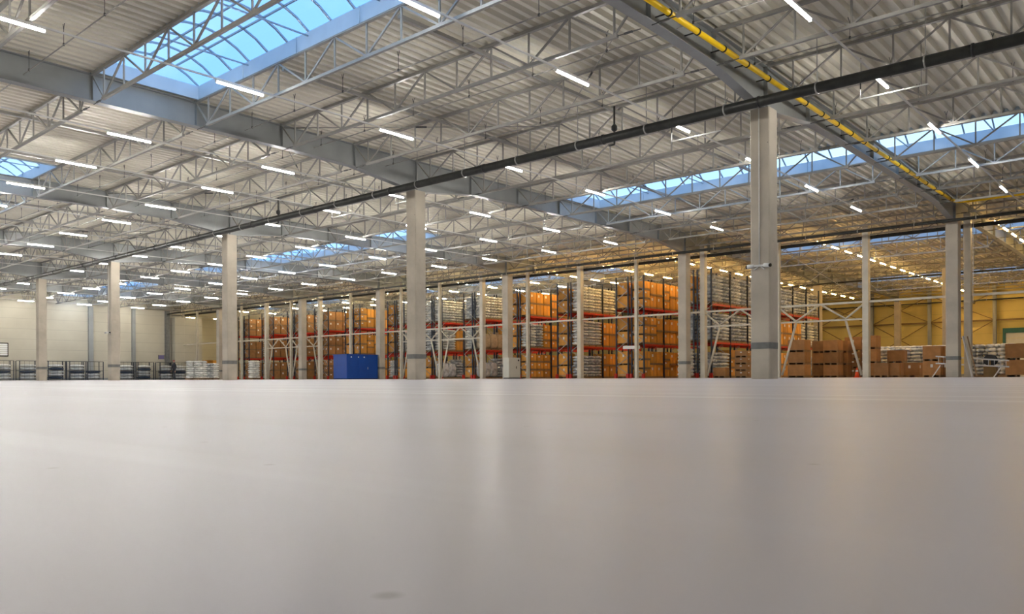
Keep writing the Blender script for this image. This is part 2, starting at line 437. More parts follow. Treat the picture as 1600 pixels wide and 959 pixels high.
# thin sprinkler branch pipes with V topped hangers
hang = MB(); hang.bar((0, 0, 0), (0, 0, .42), .012); hang.bar((0, 0, .42), (-.05, 0, .58), .014); hang.bar((0, 0, .42), (.05, 0, .58), .014)
hang.box(-.025, .025, -.02, .02, -.02, .05); hang = hang.mesh('hanger', M['wire'])
nb = 0
for j in range(1, 14):
    if j % 7 == 3: continue
    y = PY*j + 1.7 + .25*math.sin(j*2.1); nb += 1
    t = thing('sprinkler_branch', 'thin grey sprinkler pipe on wire hangers, %s branch before the partition' % ORD[13 - nb], 'pipe', (-60, y, 9.2), 'sprinkler branch pipes')
    put('pipe_run', one('pipe_run', lambda b: b.bar((0, 0, 0), (65, 0, 0), .035, None, 6), M['truss']), t)
    for i in range(24): put('hanger', hang, t, (1.3 + i*2.7, 0, 0))
# diagonal roof rods
def rod(a, c, lab):
    t = thing('roof_tie', lab, 'tie rod', a, 'roof tie rods')
    c = tuple(q - p for p, q in zip(a, c))
    put('rod', one('rod', lambda b: b.bar((0, 0, 0), c, .035, None, 6), M['truss']), t)
    m = tuple(q*.5 for q in c); m2 = tuple(q*.5 + 0 for q in c)
    put('turnbuckle', one('turnbuckle', lambda b: b.bar(tuple(q*.48 for q in c), tuple(q*.52 for q in c), .07, None, 6), M['wire']), t)
for i, x0 in enumerate(GX[1:5]):
    x1 = GX[i + 2]
    xm = (x0 + x1)/2
    for j, (ya, yb) in enumerate(((PY*5, PY*7), (PY*12, PY*14))):
        rod((x0 - .2, ya, 9.6), (xm, yb, 9.6), 'slender diagonal roof rod, %s bay from right, %s, right half' % (ORD[i + 2], ('middle', 'far end')[j]))
        rod((x1 + .2, ya, 9.6), (xm, yb, 9.6), 'slender diagonal roof rod, %s bay from right, %s, left half' % (ORD[i + 2], ('middle', 'far end')[j]))
# purlin ties between trusses (run with the ribs)
for gi in range(1, 6):
    xl, xr = GX[gi + 1] if gi + 1 < len(GX) else XW, GX[gi]
    for q in (1/3, 2/3):
        x = xl + (xr - xl)*q
        ys = PY*4 + .05 if gi != 2 else PY*1.1; ww = .05 if gi != 2 else .08
        b = MB(); b.box(-ww, ww, 0, 47.95 - ys, -.05, .05)
        t = put('roof_rail', (b, M['truss'])); t.location = (x, ys, 9.52)
        tag(t, 'slim grey rail linking the truss tops in the %s bay from right, %s rail' % (ORD[gi + 1], 'left' if q < .5 else 'right'), 'rail', 'roof linking rails')
# knee braces from girder to truss
kb = one('brace', lambda b: b.bar((0, 0, 0), (1.25, 0, .22), .04), M['truss'])

# ------------------------------------------------------------------ lamps
housing = one('housing', lambda b: (b.box(-.05, .05, -.75, .75, .02, .07), b.box(-.035, .035, -.77, -.75, -.03, .07), b.box(-.035, .035, .75, .77, -.03, .07)), M['white'])
tubem = one('lit_tube', lambda b: b.bar((0, -.74, -.01), (0, .74, -.01), .052, None, 8), M['tube'])
tubew = one('lit_tube', lambda b: b.bar((0, -.60, -.01), (0, .60, -.01), .075, None, 8), M['tubewarm'])
RAILX = [-7.3, -13.8, -21.6, -28.9, -34.0, -39.4, -44.8, -50.6, -56.2, -61.8, -67.4, -73.6, -79.6, -85.6, -91.6, -97.0]
ZL = 8.63
ly = [6.4 + 6.02*k for k in range(-3, 7)] + [47.9]
ly = [6.35 + 6.0*k for k in range(-3, 7)]  # those nearest the front, out of view, are added to light the near floor
for ri, x in enumerate([8.6, .6] + RAILX):  # first two rails are out of view, added to light the near floor
    idx = ri - 1
    rn = ('outermost rail added out of view' if ri == 0 else 'inner rail added out of view' if ri == 1 else '%s lamp rail from right' % ORD[idx])
    t = thing('lamp_rail', 'thin white lamp rail over the open hall, %s' % rn, 'lamp rail', (x, -12, ZL), 'lamp rails of the open hall')
    put('rail', one('rail', lambda b: b.box(-.025, .025, 0, 60 - .4, .069, .11), M['white']), t)
    hm = one('hanger', lambda b: b.bar((0, 0, .11), (0, 0, .145), .03), M['wire'])
    for j in range(1, 14): put('hanger', hm, t, (0, 12 + PY*j, 0))
    for k, y in enumerate(ly):
        if ri < 2 and k % 2: continue
        if x < -60 and y < 0: continue
        yy = y + (.0 if ri % 2 else .1)
        lab = 'lit white tube lamp, %s before the partition on the %s' % (ORD[len(ly) - k], rn)
        t = thing('hanging_tube_lamp', lab, 'lamp', (x, yy, ZL), 'tube lamps of the open hall')
        put('housing', housing, t); put('lit_tube', tubem, t)
M['tubemid'] = mat('lit_tube_mid', (.9, .88, .8), .5, emit=(1, .80, .45), estr=110)
tubemid = one('lit_tube', lambda b: b.bar((0, -.60, -.01), (0, .60, -.01), .075, None, 8), M['tubemid'])
def warm_chain(x, y0, y1, step, nm, st=0):
    rl = thing('lamp_rail', 'thin rail carrying warm lamps over %s' % nm, 'lamp rail', (x, y0 - 1.2, ZL), 'lamp rails of the rack hall')
    put('rail', one('rail', lambda b: b.box(-.025, .025, 0, y1 - y0 + 2.4, .069, .11), M['white']), rl)
    hm = one('hanger', lambda b: b.bar((0, 0, .11), (0, 0, .145), .03), M['wire'])
    for j in range(15, 28):
        if y0 - 1.2 < PY*j < y1 + 1.2: put('hanger', hm, rl, (0, PY*j - y0 + 1.2, 0))
    k = 0; y = y0
    while y <= y1 + .01:
        k += 1
        t = thing('hanging_tube_lamp', 'amber tube lamp, %s from the partition, over %s' % (ORD[k], nm), 'lamp', (x, y, ZL), 'warm lamps of the rack hall')
        put('housing', housing, t); put('lit_tube', tubemid if st else tubew, t); y += step
warm_chain(-9.2, 51.5, 96, 2.6, 'the floor right of the tall boxes')
warm_chain(-19.0, 51.6, 96, 2.55, 'the open rack hall floor')
warm_chain(-29.8, 51.5, 92, 2.75, 'the first rack aisle from right')
FACE = [-26.0, -31.4, -37.0, -42.3, -47.5, -52.7, -57.9, -64.6, -69.9, -75.1, -80.3, -85.5]
for i in range(1, 11):
    warm_chain((FACE[i] - 2.5 + FACE[i + 1])/2 if i < 11 else 0, 51.6, 64, 4.0 if i > 2 else 3.0, 'the %s rack aisle from right' % ORD[i + 1], i > 2)
for i, x in enumerate((-93, -107)):
    warm_chain(x, 54, 86, 4.0, 'the %s far left rail' % ('second', 'first')[i], 1)

# ------------------------------------------------------------------ partition posts, rails and portal braces (Y = 49.0)
YP = 49.0
POST = [(-10.1, 1), (-15.4, 1), (-20.7, 0), (-25.9, 1), (-31.2, 0), (-36.2, 1), (-41.4, 0), (-46.4, 1), (-51.6, 0), (-56.8, 0), (-64.4, 0), (-69.5, 1), (-74.8, 0), (-79.6, 1), (-84.9, 0), (-90.3, 0), (-95.4, 0), (-99.0, 0)]
def hsec(wx_, wy):
    def f(b):
        b.box(-wx_/2, wx_/2, -wy/2, -wy/2 + .02, 0, 8.9); b.box(-wx_/2, wx_/2, wy/2 - .02, wy/2, 0, 8.9); b.box(-.008, .008, -wy/2 + .02, wy/2 - .02, 0, 8.9)
    return one('post_shaft', f, M['post'])
wide = one('post_shaft', lambda b: b.cbox(-.17, .17, -.2, .2, 0, 8.9, .01), M['post'])
narrow = hsec(.2, .24)
foot = one('foot_plate', lambda b: b.box(-.24, .24, -.26, .26, 0, .025), M['post'])
for i, (x, w) in enumerate(POST):
    t = thing('steel_post', '%s cream steel post, %s from right along the rack partition' % ('broad' if w else 'narrow', ORD[i + 1]), 'post', (x, YP, 0), 'partition posts')
    put('post_shaft', wide if w else narrow, t); put('foot_plate', foot, t)
for i in range(-1, len(POST) - 1):
    x1 = POST[i][0] - .12 if i >= 0 else 0.5
    x0 = POST[i + 1][0] + .12
    if POST[i + 1][1]: x0 += .06
    if i >= 0 and POST[i][1]: x1 -= .06
    L = x1 - x0
    if i in (1, 2, 7, 8, 11, 12):
        t = thing('portal_brace', 'cream braced frame with splayed legs between the %s and %s posts from right' % (ORD[i + 1], ORD[i + 2]), 'brace', (x0, YP, 0), 'portal braces of the partition')
        put('upper_rail', one('upper_rail', lambda b: b.bar((0, 0, 4.45), (L, 0, 4.45), .12), M['post']), t)
        put('lower_rail', one('lower_rail', lambda b: b.bar((0, 0, 3.45), (L, 0, 3.45), .10), M['post']), t)
        for s, (a, c) in enumerate((((0, 4.3), (.2*L, 3.5)), ((.2*L, 3.5), (.48*L, 4.4)), ((.52*L, 4.4), (.8*L, 3.5)), ((.8*L, 3.5), (L, 4.3)))):
            put('diagonal', one('diagonal', lambda b: b.bar((a[0], 0, a[1]), (c[0], 0, c[1]), .12, None, 8), M['post']), t)
        put('leg', one('leg', lambda b: b.bar((.2*L, 0, 3.4), (.09, 0, .15), .14, None, 10), M['post']), t)
        put('leg', one('leg', lambda b: b.bar((.8*L, 0, 3.4), (L - .09, 0, .15), .14, None, 10), M['post']), t)
        put('tie_rod', one('tie_rod', lambda b: b.bar((0, .03, 4.6), (L, .03, 8.1), .03, None, 6), M['post']), t)
        put('tie_rod', one('tie_rod', lambda b: b.bar((L, -.03, 4.6), (0, -.03, 8.1), .03, None, 6), M['post']), t)
    else:
        b = MB(); b.bar((0, 0, 0), (L, 0, 0), .12)
        t = put('partition_rail', (b, M['post'])); t.location = (x0, YP, 4.45)
        tag(t, 'straight cream rail %s' % ('between the %s and %s posts from right' % (ORD[i + 1], ORD[i + 2]) if i >= 0 else 'right of the first partition post'), 'rail', 'partition rails')
b = MB(); b.box(0, 106.5, -.06, .06, 0, .2)
t = put('header_beam', (b, M['darkpipe'])); t.location = (-99.9, 49.32, 8.15); tag(t, 'dark header beam running along the top of the partition posts', 'beam')

# ------------------------------------------------------------------ racks
UH = 7.55; LV = [2.5, 5.15]; BAY = 2.82; Y0 = 50.3; DP = 1.05
def frame_mesh():
    b = MB()
    for x in (0, DP): b.box(x - .05, x + .05, -.04, .04, 0, UH)
    return b.mesh('upright_frame', M['upright'])
def lace_mesh():
    b = MB(); z = .3; s = 0
    while z < UH - .7:
        b.bar((.05 if s else DP - .05, 0, z), (DP - .05 if s else .05, 0, z + .62), .035); z += .62; s = 1 - s
    b.bar((.05, 0, .25), (DP - .05, 0, .25), .035); b.bar((.05, 0, UH - .1), (DP - .05, 0, UH - .1), .035)
    return b.mesh('lacing', M['rackbrace'])
fme, lme = frame_mesh(), lace_mesh()
beam = one('beam', lambda b: (b.box(-.03, .03, .045, BAY - .045, -.14, 0), b.box(-.035, .035, .04, .06, -.2, .03), b.box(-.035, .035, BAY - .06, BAY - .04, -.2, .03)), M['red'])
prot = one('foot_guard', lambda b: (b.box(-.1, .1, -.12, -.10, 0, .34), b.box(-.1, -.08, -.12, .05, 0, .34), b.box(.08, .1, -.12, .05, 0, .34)), M['red'])
def rack(x, bays, lab, guard):
    t = thing('pallet_rack', lab, 'rack', (x, Y0, 0), 'pallet racks')
    for k in range(bays + 1):
        u = put('upright_frame', fme, t, (0, BAY*k, 0), 0, 'dark blue upright'); put('lacing', lme, u)
    for k in range(bays):
        for z in LV:
            for xx in (0, DP): put('beam', beam, t, (xx, BAY*k, z), 0, 'red beam')
    if guard:
        for xx in (0, DP): put('foot_guard', prot, t, (xx, -.05, 0), 0, 'red foot guard')
    return t

# pallet (shared)
def pallet_mesh(w, d):
    b = MB()
    for i in range(5): b.box(-w/2, w/2, -d/2 + i*(d - .1)/4, -d/2 + .1 + i*(d - .1)/4, .115, .14)
    for x in (-w/2, -.05, w/2 - .1): b.box(x, x + .1, -d/2, d/2, .02, .115)
    for x in (-w/2, -.05, w/2 - .1): b.box(x, x + .1, -d/2, d/2, 0, .02)
    return b.mesh('pallet', M['wood'])
PM = pallet_mesh(1.05, .84)
def carton_mesh(w, d, h, m, z=.14):
    def f(b):
        b.cbox(-w/2, w/2, -d/2, d/2, z, z + h, .012)
        b.box(-w/2 - .004, -w/2 + .02, -.03, .03, z + .01, z + h - .01)
    return one('carton_body', f, m)
def stick(w, d, h, z=.14):
    return (one('label_sticker', lambda b: b.box(w/2, w/2 + .004, -.26, -.08, z + h*.55, z + h*.78), M['paper']),
            one('label_sticker', lambda b: b.box(-.06, .08, -d/2 - .004, -d/2, z + h*.55, z + h*.78), M['paper']))
def tapem(w, d, h, z=.14):
    return one('tape', lambda b: (b.box(w/2, w/2 + .003, -.03, .03, z, z + h), b.box(-w/2, w/2 + .003, -.03, .03, z + h, z + h + .003)), M['tape'])
CT = {}
for nm, h in (('tall', .84), ('half', .52)):
    for mm in ('carton', 'carton_b'):
        CT[nm, mm] = (carton_mesh(.98, .8, h, M[mm]), stick(.98, .8, h), tapem(.98, .8, h), h + .14)
def sack_layers(m):
    out = []
    for v in range(4):
        b = MB()
        if v % 2:
            for sx in (-.26, .26):
                for sy in (-.2, .2): b.pillow(sx + random.uniform(-.02, .02), sy, .12, .28, .212, .128, jit=.06, ex=.55, ez=.95)
        else:
            for sy in (-.27, 0, .27): b.pillow(random.uniform(-.02, .02), sy, .12, .54, .150, .128, jit=.06, ex=.55, ez=.95)
        out.append(b.mesh('sack_layer', m))
    return out
SL = {'sack': sack_layers(M['sack']), 'silver': sack_layers(M['silver'])}
ccount = [0]; FARV = []; FARF = []; FARM = []
def pallet_box(x, y, z, kind, mm, lab, sticker=True, rz=0):
    body, st, tp, h = CT[kind, mm]
    ccount[0] += 1
    if ccount[0] > 258:      # beyond the three hundred largest: one shared heap of far cartons
        for me, mi in ((body, 0), (PM, 1), (st[0], 2)) if sticker else ((body, 0), (PM, 1)):
            n = len(FARV)
            FARV.extend((v.co.x + x, v.co.y + y, v.co.z + z) for v in me.vertices)
            for p in me.polygons: FARF.append(tuple(n + i for i in p.vertices)); FARM.append(mi)
        return h
    t = thing('pallet_carton', lab, 'carton', (x, y, z), 'cartons on pallets', rz + random.uniform(-.02, .02))
    put('pallet', PM, t); c = put('carton_body', body, t)
    put('tape', tp, c)
    if sticker: [put('label_sticker', q, c, None, 0, 'white label') for q in st]
    return h
def sack_stack(x, y, z, kind, n, lab, rz=0.0):
    t = thing('sack_stack', lab, 'sacks', (x, y, z), 'stacks of filled sacks', rz + random.uniform(-.04, .04))
    put('pallet', PM, t)
    for k in range(n):
        put('sack_layer', SL[kind][random.randrange(4)], t, (random.uniform(-.02, .02), random.uniform(-.02, .02), .14 + k*.235), PI*(k % 2))
def bulk_bag(x, y, z, lab, m='bigbag'):
    t = thing('bulk_bag', lab, 'bag', (x, y, z), 'bulk bags')
    put('pallet', PM, t)
    b = MB(); b.pillow(0, 0, .78, .52, .46, .66, 16, 10, .02, .35, .5); put('bag_body', (b, M[m]), t)
    b = MB()
    for sx in (-.35, .35):
        for sy in (-.3, .3): b.path([(sx - .08, sy, 1.3), (sx - .03, sy, 1.62), (sx + .03, sy, 1.62), (sx + .08, sy, 1.3)], .045, 6)
    put('lifting_loops', (b, M[m]), t)
# what each row carries: per level (floor, middle, top) pattern of kinds for six columns, c=tall cartons, h=half cartons, s=sacks, v=silver, b=bulk bag
ROW = {
 0: ['vvshhvvvscccccvvcccvv', 'vvsvvvsvvvcccccccsvsv', 'vsvvsvvsvvvsvvvsvvsvv'],
 1: ['hcchcc', 'hhcccc', 'hcchcc'],
 2: ['vvvccc', 'sssccc', 'sssssv'],
 3: ['hhhccc', 'svhhvc', 'ccchcc'],
 4: ['wwvccc', 'bbbhcc', 'sssccc'],
 5: ['wwvwvv', 'sscsss', 'ssssss'],
 6: ['ccchcc', 'ssssss', 'ssscsv'],
 7: ['ccccch', 'chcccc', 'hccccc'],
 8: ['hhcccc', 'cchccc', 'ccchcc'],
 9: ['cchhcc', 'chcccc', 'cccccc'],
 10: ['cchccc', 'cccchh', 'ccchcc'],
 11: ['ccchcc', 'cccccc', 'hccccc'],
}
SHELF = ['on the floor', 'on the middle shelf', 'on the top shelf']
def load(ch, x, y, lev, where, dull=False):
    z = 0.0 if lev == 0 else LV[lev - 1]
    mm = 'carton_b' if dull else 'carton'
    if ch == 'c':
        for q in range(2):
            pallet_box(x, y, z + q*.985, 'tall', mm, '%s carton %s, %s' % (('lower', 'upper')[q], SHELF[lev], where), random.random() < .75)
    elif ch == 'h':
        for q in range(3):
            pallet_box(x, y, z + q*.665, 'half', mm, '%s carton %s, %s' % (('bottom', 'middle', 'topmost')[q], SHELF[lev], where), random.random() < .8)
    elif ch in 'sv':
        sack_stack(x, y, z, 'sack' if ch == 's' else 'silver', 8 if lev else 7, '%s sacks %s, %s' % ('white' if ch == 's' else 'silvery', SHELF[lev], where))
    elif ch == 'b':
        bulk_bag(x, y, z, 'beige bulk bag %s, %s' % (SHELF[lev], where))
    elif ch == 'w':
        bulk_bag(x, y, z, 'silvery wrapped bulk bag %s, %s' % (SHELF[lev], where), 'silver')
for r, fx in enumerate(FACE):
    rn = ORD[r + 1] + ' rack row from right'
    nb_ = 7 if r == 0 else 3
    rack(fx - DP, nb_, 'tall dark pallet rack with red beams, right-hand face of the %s' % rn, True)
    rack(fx - 2*DP - .3, nb_ if r == 0 else 2, 'tall dark pallet rack with red beams, left-hand half of the %s' % rn, True)
    dull = r in (8, 9, 10, 11)
    for lev in range(3):
        for c, ch in enumerate(ROW[r][lev]):
            y = Y0 + BAY*(c//3) + .5 + .91*(c % 3)
            load(ch, fx - DP/2, y, lev, '%s stack in the %s' % (ORD[c + 1], rn), dull)
        load('svcvssccccccc'[(r*3 + lev) % 13] if r not in (1, 3) else 'c', fx - DP*1.5 - .3, Y0 + .5, lev, 'back end of the %s' % rn, dull)

fme_ = bpy.data.meshes.new('far_cartons'); fme_.from_pydata(FARV, [], FARF)
for q in (M['carton_b'], M['wood'], M['paper']): fme_.materials.append(q)
fme_.polygons.foreach_set('material_index', FARM); fme_.update()
o = put('far_cartons', fme_); o['kind'] = 'stuff'; tag(o, 'brown cartons crowded on pallets in the most distant rack rows at left', 'cartons')

# ------------------------------------------------------------------ goods on the rack hall floor, right side
BX = {}
def big_box(x, y, z, w, d, h, lab, m='carton_b', sticker=False):
    t = thing('pallet_carton', lab, 'carton', (x, y, z), 'large cartons on the floor', random.uniform(-.03, .03))
    put('pallet', pallet_mesh(w, d), t)
    c = put('carton_body', carton_mesh(w, d, h - .14, M[m]), t)
    put('tape', tapem(w, d, h - .14), c)
    if sticker: [put('label_sticker', q, c, None, 0, 'white label') for q in stick(w, d, h - .14)]
def pile(u, Y, w, d, hs, lab, m='carton_b', st=False):
    x = wx(u, Y); z = 0
    nm = ['lowest', 'second', 'third', 'fourth']
    for i, h in enumerate(hs):
        big_box(x, Y, z, w, d, h, '%s large carton of the pile %s' % (nm[i] if i < len(hs) - 1 or len(hs) == 1 else 'topmost', lab), m, st and (i % 2 == 0 or len(hs) > 3)); z += h + .003
pile(1249, 53.6, 1.15, 1.1, (.88, .84, .82), 'just right of the great front column', 'carton_b')
pile(1284, 56.0, 1.0, .95, (.86, .84, .82), 'second right of the great column', 'carton_b')
pile(1302, 55.3, 1.0, .95, (.86, .84, .82), 'third right of the great column', 'carton_b')
pile(1318, 56.6, .9, .95, (.86, .84, .80), 'fourth right of the great column', 'carton_b')
pile(1336, 57.4, 1.1, .95, (.62, .60, .55, 1.0), 'behind the orange cone', 'carton_b', True)
pile(1362, 56.6, .9, .9, (.95, .95, .9), 'touching the broad post right of the cone', 'carton_b')
pile(1380, 54.2, .9, .9, (.92,), 'first low box right of the broad post', 'carton_b')
pile(1397, 54.4, .9, .9, (.92,), 'second low box right of the broad post', 'carton_b')
pile(1402, 57.5, 1.0, .9, (.95, .85), 'with one box on top before the white sacks', 'carton_b', True)
pile(1424, 56.6, 1.15, .95, (.95,), 'wide low box before the white sacks', 'carton_b', True)
pile(1459, 54.0, 1.0, 1.0, (.98, .92), 'left of the ladder', 'carton_b', True)
pile(1480, 54.6, 1.0, 1.0, (.98, .92), 'behind the ladder', 'carton_b', True)
pile(1590, 55.2, 1.1, 1.0, (1.0, .95), 'at the far right of the goods', 'carton_b')
pile(1162, 50.4 + 1.2, .9, .9, (.46, .46, .46, .46), 'left of the great front column', 'carton_b', True)
pile(1127, 50.9, .9, .7, (.72,), 'low box before the first rack row', 'carton_b')
k = 0
for row, Y in enumerate((60.5, 62.6)):
    u = 1376
    while u < 1488:
        k += 1
        sack_stack(wx(u, Y), Y, 0, 'sack' if (k % 3) else 'silver', 8 + row, 'wrapped sack stack behind the low cartons, %s row, %s from left' % (('front', 'rear')[row], ORD[(k - 1) % 8 + 1] if row == 0 else ORD[k - 7 if k > 7 else k]), rz=PI/2)
        u += 16.5
for i, (u, Y, kd) in enumerate(((1523, 57, 'silver'), (1541, 57, 'silver'), (1560, 56.5, 'sack'), (1577, 56, 'sack'))):
    sack_stack(wx(u, Y), Y, 0, kd, 8, 'wrapped sack stack right of the leaning board, %s from left' % ORD[i + 1], rz=PI/2)
# fallen goods heap of silver sacks in front racks
for u, hs, lab in ((293, (.9, .85, .8), 'first seen beyond the short wall end'), (324, (.9, .9, .9), 'far beyond the four sack stacks'), (335, (.9, .9, .85), 'far right beyond the four sack stacks')):
    pile(u, 56, 1.3, 1.1, hs, lab, 'carton_b' if u < 300 else 'carton')
# white conduits with a cable loop hanging by the lamp rails
loop = one('cable_loop', lambda b: b.path([(0, 0, .1), (0, 0, .55), (.04, 0, .68), (.14, 0, .74), (.24, 0, .70), (.28, 0, .6)], .03, 6), M['black'])
for i, x in enumerate((-7.3, -13.8, -28.9, -34.0, -44.8, -50.6, -61.8)):
    t = thing('hanging_conduit', 'short white conduit with a black cable loop by the thick black pipe, %s from right' % ORD[i + 1], 'conduit', (x - .8, 25.3, 8.5), 'hanging conduits')
    put('conduit_bar', one('conduit_bar', lambda b: b.bar((0, 0, 0), (1.9, 0, 0), .05, None, 8), M['white']), t)
    put('riser', one('riser', lambda b: b.bar((0, 0, 0), (0, 0, .3), .035, None, 8), M['white']), t)
    put('cable_loop', loop, t); put('wire_hanger', one('wire_hanger', lambda b: b.bar((1.7, 0, 0), (1.7, 0, 1.25), .012), M['wire']), t)
    put('wire_hanger', one('wire_hanger', lambda b: b.bar((.02, 0, .3), (.02, 0, 1.25), .012), M['wire']), t)
# traffic cone
t = thing('traffic_cone', 'small orange traffic cone with a white stripe before the boxes', 'cone', (wx(1339, 50.2), 50.2, 0))
put('base', one('base', lambda b: b.box(-.18, .18, -.18, .18, 0, .03), M['orange']), t)
put('cone_body', one('cone_body', lambda b: b.lathe([(.14, .03), (.075, .35)], k=14), M['orange']), t)
put('stripe', one('stripe', lambda b: b.lathe([(.082, .35), (.06, .45)], k=14), M['paper']), t)
put('tip', one('tip', lambda b: b.lathe([(.06, .45), (.025, .6)], k=14), M['orange']), t)
# ladder lying on its side
xa, xb = wx(1462, 50.6), wx(1577, 50.6)
t = thing('ladder', 'long aluminium ladder lying on edge before the sacks at right', 'ladder', (xa, 50.6, .18))
L = xb - xa
for z0, z1 in ((.62, .38), (1.02, .72)): put('side_rail', one('side_rail', lambda b: b.bar((0, 0, z0), (L, 0, z1), .035, .08), M['alu']), t)
rg = one('rung', lambda b: b.bar((0, 0, 0), (0, 0, .38), .035, None, 8), M['alu'])
for i in range(13): put('rung', rg, t, (.15 + i*(L - .3)/12, 0, .62 - .24*(.15 + i*(L - .3)/12)/L))
for xx in (.25, L - .3): put('support_leg', one('support_leg', lambda b: b.bar((xx, 0, .5), (xx - .45, .1, -.18), .05), M['paper']), t)
# leaning board
t = thing('leaning_board', 'long pale board leaning on the post right of the second row column', 'board', (wx(1517, 48.2), 48.35, 0))
put('board_face', one('board_face', lambda b: b.bar((.05, 0, 0), (-.42, .1, 2.2), .40, .04), M['paper']), t)
put('edge_strip', one('edge_strip', lambda b: b.bar((.26, -.0, 0), (-.21, .1, 2.2), .03, .06), M['wood']), t)
# black reel
t = thing('cable_reel', 'round black reel standing before the wrapped sacks behind the ladder', 'reel', (wx(1548, 51.6), 51.6, 0))
put('flange', one('flange', lambda b: b.bar((0, -.3, .95), (0, -.26, .95), .62, None, 24), M['black']), t)
put('flange', one('flange', lambda b: b.bar((0, .26, .95), (0, .30, .95), .62, None, 24), M['black']), t)
put('drum', one('drum', lambda b: b.bar((0, -.26, .95), (0, .26, .95), .4, None, 20), M['darkroll']), t)
put('stand', one('stand', lambda b: (b.box(-.3, .3, -.3, .3, 0, .6), b.box(-.06, .06, -.34, .34, .6, .95)), M['brown']), t)

# sack stacks on the open hall side of the partition
for i, (u, Y, n, kd) in enumerate(((300, 42, 8, 'sack'), (314, 42.5, 8, 'sack'), (325, 43.5, 7, 'silver'), (333, 44.2, 7, 'sack'), (397, 46.6, 8, 'sack'))):
    sack_stack(wx(u, Y), Y, 0, kd, n, 'white wrapped sack stack %s' % ('standing alone right of the wide column' if i == 4 else 'beside the wire cages, %s of four from left' % ORD[i + 1]), rz=PI/2)
sack_stack(-27.3, 49.1, 0, 'sack', 8, 'white sack stack half hidden behind the third concrete column of the partition row', rz=PI/2)

# blue container
t = thing('blue_container', 'dark blue steel cabin standing before the partition', 'container', (-60.3, 43.9, 0))
put('body', one('body', lambda b: b.cbox(0, 2.0, 0, 3.55, .06, 2.2, .03), M['blue']), t)
put('roof_cap', one('roof_cap', lambda b: b.box(-.04, 2.04, -.04, 3.59, 2.2, 2.26), M['blue']), t)
for i, (dx, dy, z) in enumerate(((2.0, .5, 2.0), (2.0, 1.3, 2.0), (2.0, 1.95, 2.0))):
    put('vent_lamp', one('vent_lamp', lambda b: b.bar((dx, dy, z), (dx + .03, dy, z), .12, None, 10), M['paper']), t, None, 0, 'small white round fitting')
put('door_leaf', one('door_leaf', lambda b: b.box(1.995, 2.015, 1.4, 2.5, .12, 1.95), M['blue']), t)
put('handle', one('handle', lambda b: b.bar((2.03, 2.35, .9), (2.03, 2.35, 1.1), .03), M['alu']), t)
put('skid', one('skid', lambda b: (b.box(.05, .2, 0, 3.55, 0, .06), b.box(1.8, 1.95, 0, 3.55, 0, .06)), M['black']), t)
# beige cabinet
t = thing('electrical_cabinet', 'cream metal cabinet beside the column in the middle of the partition row', 'cabinet', (-42.25, 46.95, 0))
put('body', one('body', lambda b: b.cbox(0, .6, 0, 1.4, .08, 1.66, .015), M['cabinet']), t)
put('door', one('door', lambda b: b.box(.6, .615, .04, 1.36, .12, 1.62), M['cabinet']), t)
put('handle', one('handle', lambda b: b.box(.615, .645, .85, .9, .8, .98), M['black']), t)
put('gauge', one('gauge', lambda b: b.bar((.615, 1.15, 1.45), (.63, 1.15, 1.45), .16, None, 14), M['black']), t)
put('plinth', one('plinth', lambda b: b.box(.03, .57, .03, 1.37, 0, .08), M['black']), t)
# pump / forklift mast like blue post beside aisle: safety post
t = thing('aisle_gate', 'pale horizontal barrier arm on a dark post at a rack aisle end', 'gate', (wx(991, 49.6), 49.7, 0))
put('stand', one('stand', lambda b: b.bar((0, 0, 0), (0, 0, 2.3), .1), M['upright']), t)
put('arm', one('arm', lambda b: b.box(-1.0, 1.0 - .6, -.06, .06, 2.15, 2.38), M['paper']), t)

# ------------------------------------------------------------------ left side: wire cages with rolls
cage = MB()
W = 1.9; D = 1.2; H = 2.15
cage.bar((0, 0, 0), (0, 0, H), .07)
posts = cage.mesh('corner_post', M['upright'])
g = MB()
for z in (.12, H*.5, H):
    for x in (0, D): g.bar((x, 0, z), (x, W, z), .045)
    for y in (0, W): g.bar((0, y, z), (D, y, z), .045)
for i in range(1, 4): g.bar((D, W*i/4, .12), (D, W*i/4, H), .018)
for z in (.6, 1.6): g.bar((D, 0, z), (D, W, z), .018)
gridm = g.mesh('wire_grid', M['wire'])
dk = one('base_deck', lambda b: b.box(.03, D - .03, .03, W - .03, .06, .12), M['rackbrace'])
def rollm(m):
    b = MB(); n = len(b.v)
    b.pillow(0, 0, 0, .52, .82, .175, 14, 8, .05, .6, 1)
    return b.mesh('roll_body', m)
M['wrap'] = mat('grey_wrap', (.70, .72, .71), .3, 0, .5, 1.6, .3, c2=(.34, .37, .40))
RM = [rollm(M['wrap']), rollm(M['sack']), rollm(M['darkroll'])]
us = [6, 46, 90, 123, 148, 200, 228, 262, 284]
for i, u in enumerate(us):
    x0 = XW + 2.2; r = (u - 800)/F; Zc = x0/(r*CS - SN); y = Zc*(r*SN + CS) - W/2
    t = thing('wire_cage', 'tall wire storage cage along the left wall, %s from left' % ORD[i + 1], 'cage', (x0 - D, y, 0), 'wire cages by the left wall')
    [put('corner_post', posts, t, (xx, yy, 0)) for xx in (0, D) for yy in (0, W)]; put('wire_grid', gridm, t); put('base_deck', dk, t)
    for k in range(5):
        if i in (4,) and k > 2: continue
        mk = (0, 0, 2, 0, 1)[k] if i not in (2, 6) else (2, 0, 0, 2, 1)[k]
        rr = put('goods_roll', RM[mk]); rr.location = (x0 - D/2, y + W/2 + random.uniform(-.04, .04), .12 + .17 + k*.335)
        tag(rr, '%s bundle, %s up inside the %s wire cage from left' % (('silvery', 'white', 'dark blue')[mk], ORD[k + 1], ORD[i + 1]), 'bundle', 'bundles in the wire cages')
